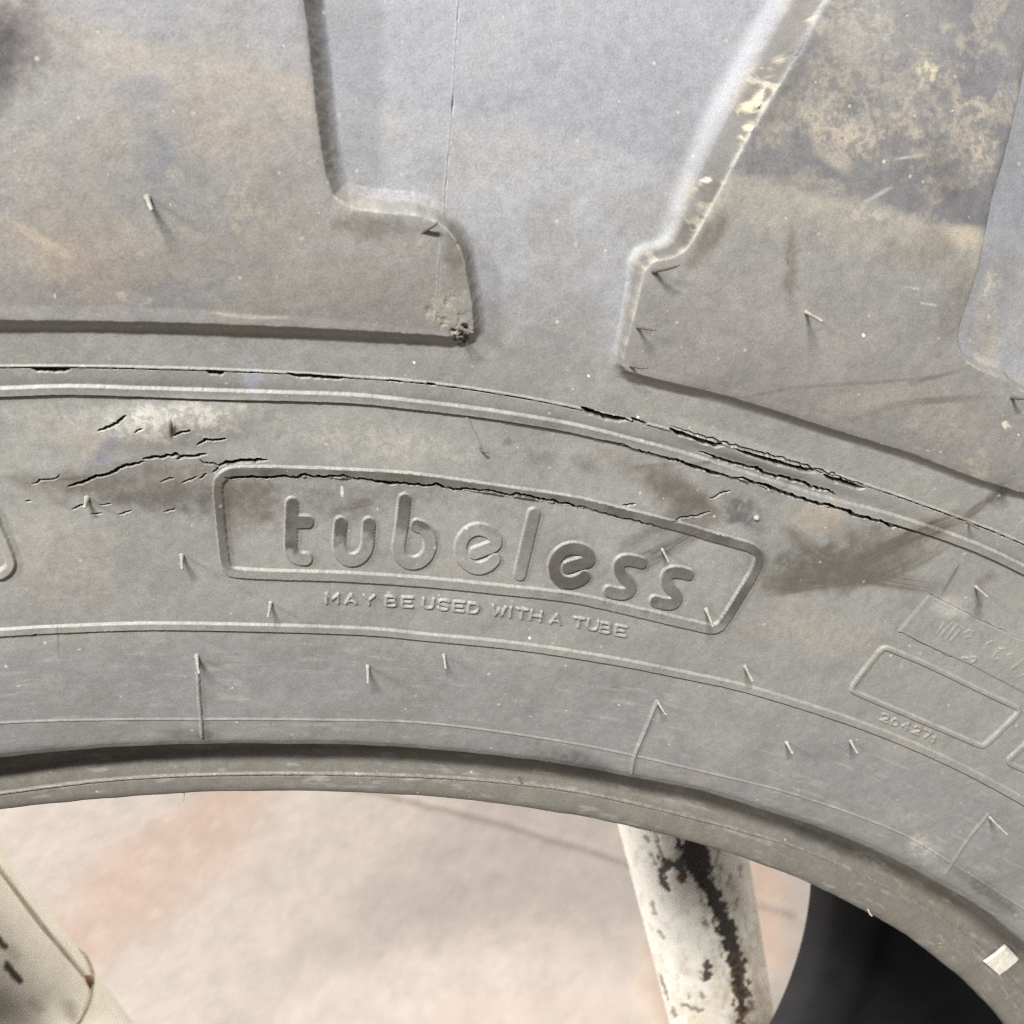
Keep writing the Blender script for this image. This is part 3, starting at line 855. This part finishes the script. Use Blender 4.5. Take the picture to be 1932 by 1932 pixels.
def scuff(poly, wpx, c, al, seed, hair=True):
    wpx = wpx * (1.35 if wpx > 5 else 1.0)
    i, d, r = near(X, Y, spline(poly), wpx * 1.6)
    m = smooth(wpx * 1.3, wpx * .2, d) * np.clip(np.minimum(r, 1 - r) * 5, 0, 1)
    if hair:
        m = m * (.62 + .6 * smooth(.3, .7, vnoise(d / 2.6 + 40, r * 5 + 3, 600 + seed % 7)))
    mixc(i, np.clip(m * al * (1.25 if sum(c) < .25 else 1.0), 0, 1), c)


for k, (pl_, wd, c, al) in enumerate([
        ([(1420, 1112), (1520, 1100), (1620, 1066), (1720, 1015), (1800, 985), (1850, 972)], 14, BRN, .75), ([(1430, 1122), (1560, 1104), (1660, 1092), (1740, 1060), (1800, 1024)], 9, BRN, .6),
        ([(1440, 965), (1500, 1010), (1570, 1060), (1660, 1090), (1790, 1112)], 11, BRN, .6), ([(1480, 990), (1540, 1055), (1640, 1100), (1780, 1122)], 6, BRN, .5), ([(1290, 930), (1350, 975), (1330, 1000)], 10, BRN, .5),
        ([(1240, 915), (1300, 940), (1345, 966)], 16, BRN, .45), ([(1380, 760), (1500, 735), (1700, 720), (1850, 700)], 4, BRN, .4), ([(1600, 800), (1700, 765), (1800, 755), (1890, 748)], 6, BRN, .45),
        ([(1690, 735), (1760, 715), (1840, 692)], 5, BRN, .45), ([(1870, 960), (1890, 930), (1910, 925)], 12, DRK, .6), ([(1810, 990), (1870, 945), (1905, 928)], 7, BRN, .55), ([(1815, 1064), (1795, 1098), (1777, 1127)], 3, DRK, .7),
        ([(1845, 1106), (1850, 1140), (1842, 1175)], 9, BRN, .4), ([(1842, 1108), (1885, 1080)], 8, BRN, .5), ([(615, 975), (660, 960), (715, 944)], 7, BRN, .6), ([(650, 948), (700, 945)], 5, BRN, .3),
        ([(1180, 1080), (1240, 1050), (1300, 1012), (1345, 980)], 16, (0.068, 0.065, 0.063), .75), ([(1290, 880), (1330, 872), (1360, 868)], 4, BRN, .5), ([(1190, 885), (1250, 880), (1300, 876)], 4, BRN, .5),
        ([(1530, 890), (1440, 940)], 4, BRN, .4), ([(1296, 1110), (1345, 1165)], 10, (0.1, 0.098, 0.095), .4), ([(1382, 1150), (1440, 1100)], 4, TAN, .5), ([(60, 912), (150, 905), (220, 900)], 5, BRN, .6),
        ([(0, 408), (70, 450), (140, 490)], 9, (0.24, 0.20, 0.16), .6), ([(390, 590), (460, 600), (560, 602)], 4, PAL, .4), ([(1690, 350), (1620, 390)], 4, PAL, .5), ([(1760, 290), (1690, 300)], 3, PAL, .45),
        ([(1738, 572), (1775, 578)], 2.2, PAL, .8), ([(1708, 541), (1740, 547)], 1.8, PAL, .7), ([(740, 1560), (800, 1550)], 3, BRN, .4), ([(110, 1250), (108, 1170)], 2.5, BRN, .5)]):
    scuff(pl_, wd, c, al, k)
# dirty wall of the groove, with caked yellow mud
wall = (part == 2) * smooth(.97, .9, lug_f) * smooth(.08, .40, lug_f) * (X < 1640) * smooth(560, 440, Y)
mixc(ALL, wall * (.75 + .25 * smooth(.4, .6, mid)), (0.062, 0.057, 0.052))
mixc(ALL, wall * smooth(.54, .64, fine) * smooth(.48, .58, mid) * .7, (0.20, 0.182, 0.142))
for cx, cy, rx, ry, a, c, al in [(1405, 206, 17, 22, 20, (0.25, 0.225, 0.15), .9), (1416, 236, 18, 20, 0, (0.29, 0.26, 0.17), .95), (1336, 341, 13, 9, -20, (0.38, 0.36, 0.31), .9), (1400, 262, 9, 12, 0, (0.22, 0.2, 0.15), .8), (1450, 150, 12, 50, 30, TAN, .7), (1436, 180, 9, 26, 28, (0.24, 0.22, 0.16), .8)]:
    i, m = blob(cx, cy, rx, ry, a, 1.0, 431, .5)
    m = m * smooth(.30, .52, fine[i])
    mixc(i, m * al, c)
    H[i] += m * 0.0005 * (.4 + fine[i])
# pale crest worn on lug edges and mouldings
crest = smooth(4.0, 0.6, edge_d) * (lug_f > .55)
mixc(ALL, crest * .42 * smooth(.38, .6, fine), (0.27, 0.255, 0.215))
mixc(ALL, slope_m * (.10 + .35 * smooth(.35, .6, fine)), (0.225, 0.212, 0.182))
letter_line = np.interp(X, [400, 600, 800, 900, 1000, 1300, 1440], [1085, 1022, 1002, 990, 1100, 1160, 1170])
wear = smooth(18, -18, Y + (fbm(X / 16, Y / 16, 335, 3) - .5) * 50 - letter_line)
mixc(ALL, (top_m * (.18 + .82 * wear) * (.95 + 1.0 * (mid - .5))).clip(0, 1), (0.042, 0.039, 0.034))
# worn letters keep dark dirt at the top and pale dust at the foot
foot = smooth(.02, .3, lug_f) * smooth(.45, .1, lug_f)
mixc(ALL, foot * .5 * smooth(.35, .6, mid), (0.20, 0.185, 0.155))
mixc(ALL, smooth(0.0001, 0.0008, cut), (0.040, 0.036, 0.030))
# scattered flecks
r2 = np.random.default_rng(99)
for k in range(150):
    cx, cy = r2.uniform(0, 1932), r2.uniform(0, 1500)
    s = r2.choice([0.8, 1.1, 1.5, 2.2], p=[.4, .35, .2, .05])
    i, m = blob(cx, cy, s * r2.uniform(1, 2.4), s, r2.uniform(0, 180), 0, soft=.5)
    mixc(i, m * r2.uniform(.5, 1), (0.40, 0.39, 0.365) if r2.random() < .75 else (0.05, 0.045, 0.04))
for cx, cy, s in [(1632, 634, 3.2), (782, 687, 3), (1205, 790, 2.4), (1925, 822, 2), (1112, 712, 2.4), (1000, 1207, 2.4)]:
    i, m = blob(cx, cy, s, s * 1.2, 0, .3, 17, .4)
    mixc(i, m, (0.62, 0.60, 0.55))
i, m = blob(1903, 803, 10, 8, 20, .9, 17, .5)
mixc(i, m * smooth(.35, .5, fine[i]), (0.36, 0.34, 0.29))
scuff([(645, 918), (646, 942)], 3.0, (0.34, 0.33, 0.30), .9, 3)
tint = np.clip(tint, 0.006, .9)
print('detail mesh', NR, NC, NR * NC * 2)

# ------------------------------------------------------------------ the tyre object
tyre = bpy.data.objects.new('tractor_tyre', None)
COL.objects.link(tyre)
tyre.location = BASE
tyre.rotation_euler = (-LEAN, 0, 0)
tyre['label'] = 'large dusty black tractor tyre with cracked sidewall and raised lettering, leaning against the white posts'
tyre['category'] = 'tyre'

POS = P0 + NRM * H[:, None]
quads = grid_faces(NR, NC)
pq = part[quads]
fid = pq.max(1)
# lugs win only where no finer moulding does
bead_q = (Rr[quads].max(1) < 0.3775) & (Zz[quads].max(1) < -0.012)
BEAD_ID = 500
part_names[BEAD_ID] = ('bead', None)
fid = np.where(bead_q, BEAD_ID, fid)
for pid in np.unique(fid):
    fq = quads[fid == pid]
    if len(fq) < 4:
        continue
    used = np.zeros(NV, bool)
    used[fq.ravel()] = True
    remap = np.cumsum(used) - 1
    nm, lab = part_names[int(pid)]
    # winding so that faces look outwards
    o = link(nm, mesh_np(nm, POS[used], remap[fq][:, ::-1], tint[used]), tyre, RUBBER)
    if lab:
        o['label'] = lab

# the rest of the ring, coarser, joined to the edges of the detailed part
sub = np.unique(np.r_[np.arange(0, NR, 24), NR - 1])
gap = np.linspace(0, 1, 150)
tho = thb[sub][:, None] + ((tha[sub] + 2 * math.pi) - thb[sub])[:, None] * gap[None, :]
Vr = local_pos(np.repeat(pr_r[sub], 150), tho.ravel(), np.repeat(pr_z[sub], 150))
cr = np.tile(BASEC, (len(Vr), 1))
link('rear_sidewall', mesh_np('rear_sidewall', Vr, grid_faces(len(sub), 150)[:, ::-1], cr), tyre, RUBBER)['label'] = 'remaining part of the lettered sidewall'


def lathe(name, prof, mat, flip=False, n=200, colour=None):
    p = spline(prof, 5)
    tt = np.linspace(0, 2 * math.pi, n)
    Vv = local_pos(np.repeat(p[:, 0], n), np.tile(tt, len(p)), np.repeat(p[:, 1], n))
    q = grid_faces(len(p), n)
    return link(name, mesh_np(name, Vv, q if flip else q[:, ::-1], None if colour is None else np.tile(np.array(colour), (len(Vv), 1))), tyre, mat)


ZF = -0.262
lathe('tread', [(0.579, -0.058), (0.580, -0.100), (0.581, -0.1425), (0.580, -0.185), (0.579, ZF + 0.058)], RUBBER, False, 200, BASEC)
lathe('back_sidewall', [(0.579, ZF + 0.058), (0.572, ZF + 0.036), (0.548, ZF + 0.0142), (0.515, ZF + .002), (0.4713, ZF), (0.4134, ZF + .0034), (0.383, ZF + .0078), (0.360, ZF + .016), (0.3395, ZF + 0.0190)],
      RUBBER, False, 200, BASEC)
lathe('inner_liner', [(0.3395, ZF + 0.0190), (0.3390, ZF + 0.023), (0.348, ZF + .034), (0.372, ZF + .036), (0.40, ZF + .026), (0.45, ZF + .022), (0.51, ZF + .030), (0.545, ZF + .05), (0.556, ZF + .09),
                      (0.558, -0.1425), (0.556, -0.09), (0.545, -.05), (0.51, -.030), (0.45, -.022), (0.40, -.026), (0.372, -.036), (0.3560, -0.0400)], LINER, False, 200)

# ------------------------------------------------------------------ rubber vent pins
PW = POS
XF, YF, DF = proj(to_world(POS))


def surface_at(px, py):
    k = np.flatnonzero((np.abs(XF - px) < 6) & (np.abs(YF - py) < 6))
    if len(k) == 0:
        k = np.arange(NV)
    j = k[np.argmin((XF[k] - px) ** 2 + (YF[k] - py) ** 2)]
    return POS[j], NRM[j].astype(float)


PINS = [(796, 439, 825, 420, 5.4, 1), (868, 619, 893, 627, 5, 1), (1232, 514, 1280, 500, 5.0, 1), (1201, 618, 1236, 622, 4.0, 1), (1188, 691, 1222, 693, 3.8, 1),
        (1521, 588, 1551, 606, 4.6, 0), (322, 822, 322, 796, 5.6, 1), (906, 849, 921, 852, 3.4, 1), (343, 1048, 344, 1073, 5.0, 0), (511, 1137, 506, 1164, 4.8, 0),
        (372, 1242, 376, 1270, 4.2, 0), (695, 1257, 694, 1289, 4.6, 0), (838, 1236, 841, 1261, 4.4, 0), (1332, 1149, 1345, 1182, 4.6, 0), (1405, 1257, 1420, 1285, 4.4, 0),
        (1242, 1327, 1257, 1349, 3.6, 0), (1483, 1400, 1496, 1422, 4.6, 0), (1604, 1398, 1618, 1421, 4.0, 0), (1866, 1542, 1901, 1575, 3.0, 0), (1841, 1107, 1864, 1126, 3.4, 0),
        (1250, 1036, 1262, 1060, 3.6, 0), (1825, 985, 1846, 997, 3.4, 1), (1908, 750, 1940, 752, 4.6, 1), (1898, 918, 1923, 926, 4.6, 1), (278, 372, 286, 396, 6.5, 0), (346, 1496, 346, 1511, 2.6, 0), (165, 940, 160, 957, 6.0, 0), (977, 1468, 984, 1476, 3, 1), (1636, 1716, 1646, 1728, 2.6, 0)]
for k, (bx, by, tx, ty, wpx, dark) in enumerate(PINS):
    p, nrm = surface_at(bx, by)
    pw = to_world(p[None])[0]
    nw = nrm[0] * L_X + nrm[1] * L_Y + nrm[2] * L_Z
    q = proj((pw + nw * 0.001)[None])
    q0 = proj(pw[None])
    gx, gy = q[0][0] - q0[0][0], q[1][0] - q0[1][0]        # picture shift per millimetre off the rubber
    h = ((tx - bx) * gx + (ty - by) * gy) / (gx * gx + gy * gy) * 0.001
    h = min(max(h, 0.0018), 0.0068)
    d = ray(tx, ty)
    s = ((pw + nw * h - CAM) @ nw) / (d @ nw)
    tip = to_local((CAM + d * s)[None])[0]
    mm = np.linalg.norm(pw - CAM) / F_PX
    rad = wpx * .66 * mm
    midp = (p + tip) / 2 + nrm * (0.0010 if k % 3 else 0.0004)
    ts = np.linspace(0, 1, 10)[:, None]
    path = (1 - ts) ** 2 * (p - nrm * 0.0006) + 2 * ts * (1 - ts) * midp + ts ** 2 * tip
    rads = rad * np.r_[2.0, 1.35, 1.08, 1.0, 0.97, .95, .93, .91, .88, .72] * (1 + rng.normal(0, .05, 10))
    Vp, Fp = tube(path, rads, 9)
    o = link('vent_pin', mesh_py('vent_pin', Vp, Fp), tyre, PIN_DARK if dark else PIN_PALE)
    if dark:
        o['label'] = 'dark rubber vent pin'
# round stub cut off flush
p, nrm = surface_at(1427, 977)
ts = np.linspace(0, 1, 4)[:, None]
Vp, Fp = tube(p + nrm * (ts * 0.0010 - 0.0003), [0.0007, 0.0007, 0.00062, 0.0003], 10)
link('vent_pin', mesh_py('vent_pin', Vp, Fp), tyre, PIN_PALE)['label'] = 'short rubber stub of a vent pin'

# ------------------------------------------------------------------ white paper sticker stuck on the bead
cs = [(1900.4, 1785.8), (1922.5, 1809.7), (1885.3, 1839.3), (1859.5, 1817.2)]
k = np.flatnonzero((np.abs(XF - 1890) < 40) & (np.abs(YF - 1812) < 40))
top = []
p0, n0 = surface_at(1890, 1812)
n0w = n0[0] * L_X + n0[1] * L_Y + n0[2] * L_Z
p0w = to_world(p0[None])[0] + n0w * 0.0016
for a, b in cs:
    d = ray(a, b)
    s = ((p0w - CAM) @ n0w) / (d @ n0w)
    top.append(to_local((CAM + d * s)[None])[0])
top = np.array(top)
g_ = 7
Vs = []
for lay in (0, 1):
    for a in range(g_):
        for b in range(g_):
            uu, vv = a / (g_ - 1), b / (g_ - 1)
            q = top[0] * (1 - uu) * (1 - vv) + top[1] * uu * (1 - vv) + top[2] * uu * vv + top[3] * (1 - uu) * vv
            Vs.append(q + n0 * ((0.0003 * math.sin(vv * 3)) - lay * 0.0013) + (0 if lay else n0 * rng.normal(0, .00004)))
Fs = [tuple(f) for f in grid_faces(g_, g_)] + [tuple(f[::-1] + g_ * g_) for f in grid_faces(g_, g_)]
rim = [a for a in range(g_)] + [a * g_ + g_ - 1 for a in range(1, g_)] + [(g_ - 1) * g_ + a for a in range(g_ - 2, -1, -1)] + [a * g_ for a in range(g_ - 2, 0, -1)]
for a, b in zip(rim, rim[1:] + rim[:1]):
    Fs.append((a, a + g_ * g_, b + g_ * g_, b))
me = bpy.data.meshes.new('paper_sticker')
me.from_pydata([tuple(v) for v in Vs], [], [tuple(int(x) for x in f) for f in Fs])
st = link('paper_sticker', me, tyre, PAPER)

# ------------------------------------------------------------------ posts behind the tyre
POST_R = 0.0465


def post(name, cx, cy, label, features):
    root = bpy.data.objects.new(name, None)
    COL.objects.link(root)
    root.location = (cx, cy, 0)
    root['label'] = label
    root['category'] = 'post'
    root['group'] = 'white posts behind the tyre'
    hs = np.unique(np.r_[np.linspace(0, 0.15, 4), np.linspace(0.15, 0.95, 520), np.linspace(0.95, 1.9, 14)])
    na = 240
    # closed ring of columns, last equals first
    az = np.linspace(0, 2 * math.pi, na)
    A, Hh = np.meshgrid(az, hs)
    A, Hh = A.ravel(), Hh.ravel()
    pos = np.stack([POST_R * np.cos(A), POST_R * np.sin(A), Hh], -1)
    x, y, dpt = proj(pos + np.array([cx, cy, 0]))
    facing = ((pos * [1, 1, 0]) @ (np.array([CAM[0] - cx, CAM[1] - cy, 0]))) > POST_R ** 2 * .98
    x = np.where(facing, x, -9999)
    colr = np.tile(np.array([0.86, 0.835, 0.76]), (len(pos), 1))
    nn1 = fbm(A * 4 + 30, Hh * 60, 801, 5)
    colr *= (.90 + .2 * nn1)[:, None]
    disp = np.zeros(len(pos))
    colr, disp = features(x, y, A, Hh, colr, disp)
    pos[:, :2] *= (1 + disp / POST_R)[:, None]
    link('tube', mesh_np('tube', pos, grid_faces(len(hs), na), colr), root, PAINT)
    return root


def cmix(c, m, k):
    return c * (1 - m[:, None]) + np.array(k) * m[:, None]


def zE(pts): return [(1136.5 + a * .22876, 1499.5 + b * .22876) for a, b in pts]


def right_features(x, y, A, Hh, c, dsp):
    wob = (fbm(x / 8 + 900, y / 8, 821, 4) - .5) * 38
    band = spline(zE([(760, 330), (750, 450), (800, 560), (830, 680), (900, 800), (950, 900), (990, 1000), (1030, 1100), (1050, 1200), (1075, 1300), (1100, 1400), (1130, 1500), (1150, 1620), (1145, 1750), (1140, 1880)]))
    i, d, r = near(x + wob, y + wob * .5, band, 46)
    wd = np.interp(r, [0, .12, .25, .4, .55, .7, .85, 1], [24, 27, 15, 13, 17, 17, 14, 9])
    m = np.zeros(len(x))
    m[i] = smooth(wd + 1.5, wd - 1.5, d)
    for pts, ww in [([(700, 500), (640, 560), (660, 640)], 13), ([(560, 570), (490, 650), (490, 720), (540, 765)], 9), ([(500, 540), (560, 580), (640, 600)], 8), ([(650, 620), (655, 690)], 11),
                    ([(350, 340), (400, 410)], 5), ([(410, 500), (445, 575)], 5.5), ([(395, 880), (430, 985)], 5.5), ([(460, 1120), (500, 1180)], 4), ([(850, 1040), (852, 1075)], 6), ([(825, 885), (835, 900)], 4),
                    ([(435, 310), (470, 420), (510, 520)], 4), ([(945, 440), (960, 600)], 3.5), ([(1140, 590), (1130, 660)], 4), ([(1050, 680), (1040, 740)], 5), ([(1130, 880), (1090, 960)], 4), ([(480, 1500), (540, 1680)], 5), ([(570, 1760), (600, 1830)], 6),
                    ([(715, 1660), (720, 1690)], 4), ([(820, 1640), (835, 1690)], 4), ([(880, 1400), (850, 1520)], 10), ([(1230, 1700), (1215, 1800)], 6), ([(660, 1740), (840, 1790)], 5)]:
        i, d, r = near(x + wob * .6, y + wob * .5, zE(pts), ww + 5)
        m[i] = np.maximum(m[i], smooth(ww * .75 + 1.2, ww * .75 - 1.6, d) * (.92 if ww > 7 else .62))
    # shade of the right flank painted as patchy brown; grime towards the foot
    flank_shade = smooth(1335, 1420, x + wob) * .5 * smooth(.35, .65, fbm(x / 22, y / 40, 833, 4))
    c = cmix(c, flank_shade, (0.42, 0.37, 0.27))
    ft = smooth(1740, 1900, y + wob * 2) * .5
    c = cmix(c, ft * smooth(.3, .6, fbm(x / 18, y / 18, 843, 4)), (0.62, 0.53, 0.38))
    c = cmix(c, smooth(.56, .72, fbm(x / 10, y / 14, 848, 4)) * .35, (0.40, 0.36, 0.29))
    halo = np.zeros(len(x))
    i, d, r = near(x + wob, y + wob * .5, band, 70)
    halo[i] = smooth(64, 18, d) * smooth(.45, .7, fbm(x[i] / 7 + 50, y[i] / 12, 871, 4)) * .6
    c = cmix(c, halo, (0.33, 0.30, 0.25))
    c = cmix(c, m, (0.012, 0.011, 0.012))
    rust = m * smooth(1750, 1850, y) * smooth(.42, .62, fbm(x / 9, y / 9, 853, 3))
    c = cmix(c, rust * .7, (0.16, 0.085, 0.04))
    i, d, r = near(x, y, zE([(640, 690), (655, 720)]), 8)
    q = np.zeros(len(x))
    q[i] = smooth(6, 2, d)
    c = cmix(c, q, (0.24, 0.08, 0.045))
    dsp = dsp - m * 0.0006
    return c, dsp


def left_features(x, y, A, Hh, c, dsp):
    c = c * np.array([1.0, .98, .915])
    wob = (fbm(x / 9 + 900, y / 9, 861, 4) - .5) * 14
    i, d, r = near(x, y, [(-60, 1566), (0, 1640), (77, 1743), (161, 1842)], 16)
    m = np.zeros(len(x))
    m[i] = smooth(5.5, 2.0, d)
    c = cmix(c, m * .8, (0.27, 0.21, 0.13))
    dsp = dsp - m * 0.0020
    for pts, ww, al in [([(-10, 1765), (8, 1786)], 8, .95), ([(12, 1820), (26, 1838), (36, 1848)], 10, .95), ([(130, 1900), (140, 1920)], 14, .5), ([(0, 1900), (60, 1945)], 34, .5), ([(60, 1890), (75, 1905)], 10, .35), ([(20, 1790), (30, 1805)], 12, .3)]:
        i, d, r = near(x + wob, y + wob * .6, pts, ww * 2)
        q = np.zeros(len(x))
        q[i] = smooth(ww * (1.0 if al > .9 else 1.7), ww * (.6 if al > .9 else .1), d) * al
        c = cmix(c, q, (0.030, 0.024, 0.018) if al > .9 else (0.20, 0.165, 0.115))
    return c, dsp


def post_xy(az_deg, dist):
    a = math.radians(az_deg)
    return CAM[0] + dist * math.sin(a), CAM[1] + dist * math.cos(a)


PD = 0.575
px_, py_ = post_xy(4.80 + math.degrees(math.asin(POST_R / PD)), PD)
rp = post('steel_post', px_, py_, 'white steel post with a long black strip of chipped paint, right of the other post', right_features)
PD2 = 0.68
lx_, ly_ = post_xy(-31.15 - math.degrees(math.asin(POST_R / PD2)), PD2)
lp = post('steel_post', lx_, ly_, 'cream steel post with a weld seam and small black chips, in the lower left corner', left_features)
# welded joint round the left post: a bead and a lump
best, hb = None, None
for hh in np.linspace(0.1, 0.9, 400):
    a = np.radians(np.linspace(0, 360, 361))
    q = np.stack([lx_ + POST_R * np.cos(a), ly_ + POST_R * np.sin(a), np.full(361, hh)], -1)
    x, y, dd = proj(q)
    dmin = np.hypot(x - 149, y - 1921).min()
    if best is None or dmin < best:
        best, hb = dmin, hh
a = np.linspace(0, 2 * math.pi, 90)
ring = np.stack([(POST_R + .0004) * np.cos(a), (POST_R + .0004) * np.sin(a), np.full(90, hb)], -1)
Vp, Fp = tube(ring, 0.0017 * (1 + rng.normal(0, .12, 90)), 8, False)
WELD = simple_mat('grimy_weld', (0.33, 0.28, 0.20), 0.6, 0.35, 120.0, 0.0005)
link('weld_bead', mesh_py('weld_bead', Vp, Fp), lp, WELD)
dv = ray(167, 1850)
# lump where seam and joint meet
bx = np.array([CAM[0] - lx_, CAM[1] - ly_])
o_, dd_ = np.array([CAM[0] - lx_, CAM[1] - ly_]), dv[:2]
A_, B_, C_ = dd_ @ dd_, 2 * o_ @ dd_, o_ @ o_ - (POST_R + .0005) ** 2
disc = max(B_ * B_ - 4 * A_ * C_, 0)
tt = (-B_ - math.sqrt(disc)) / (2 * A_)
lump = CAM + dv * tt - np.array([lx_, ly_, 0])
V_, F_ = [], []
nu, nv = 12, 8
for a in range(nv + 1):
    for b in range(nu):
        f_, g__ = math.pi * a / nv, 2 * math.pi * b / nu
        rr = 0.0034 * (1 + .18 * math.sin(3 * g__ + a))
        V_.append(lump + rr * np.array([math.sin(f_) * math.cos(g__), math.sin(f_) * math.sin(g__), 1.2 * math.cos(f_)]))
for a in range(nv):
    for b in range(nu):
        F_.append((a * nu + b, a * nu + (b + 1) % nu, (a + 1) * nu + (b + 1) % nu, (a + 1) * nu + b))
link('weld_lump', mesh_py('weld_lump', V_, F_), lp, simple_mat('rusty_weld', (0.22, 0.12, 0.06), 0.7, 0.4, 200.0, 0.0006))
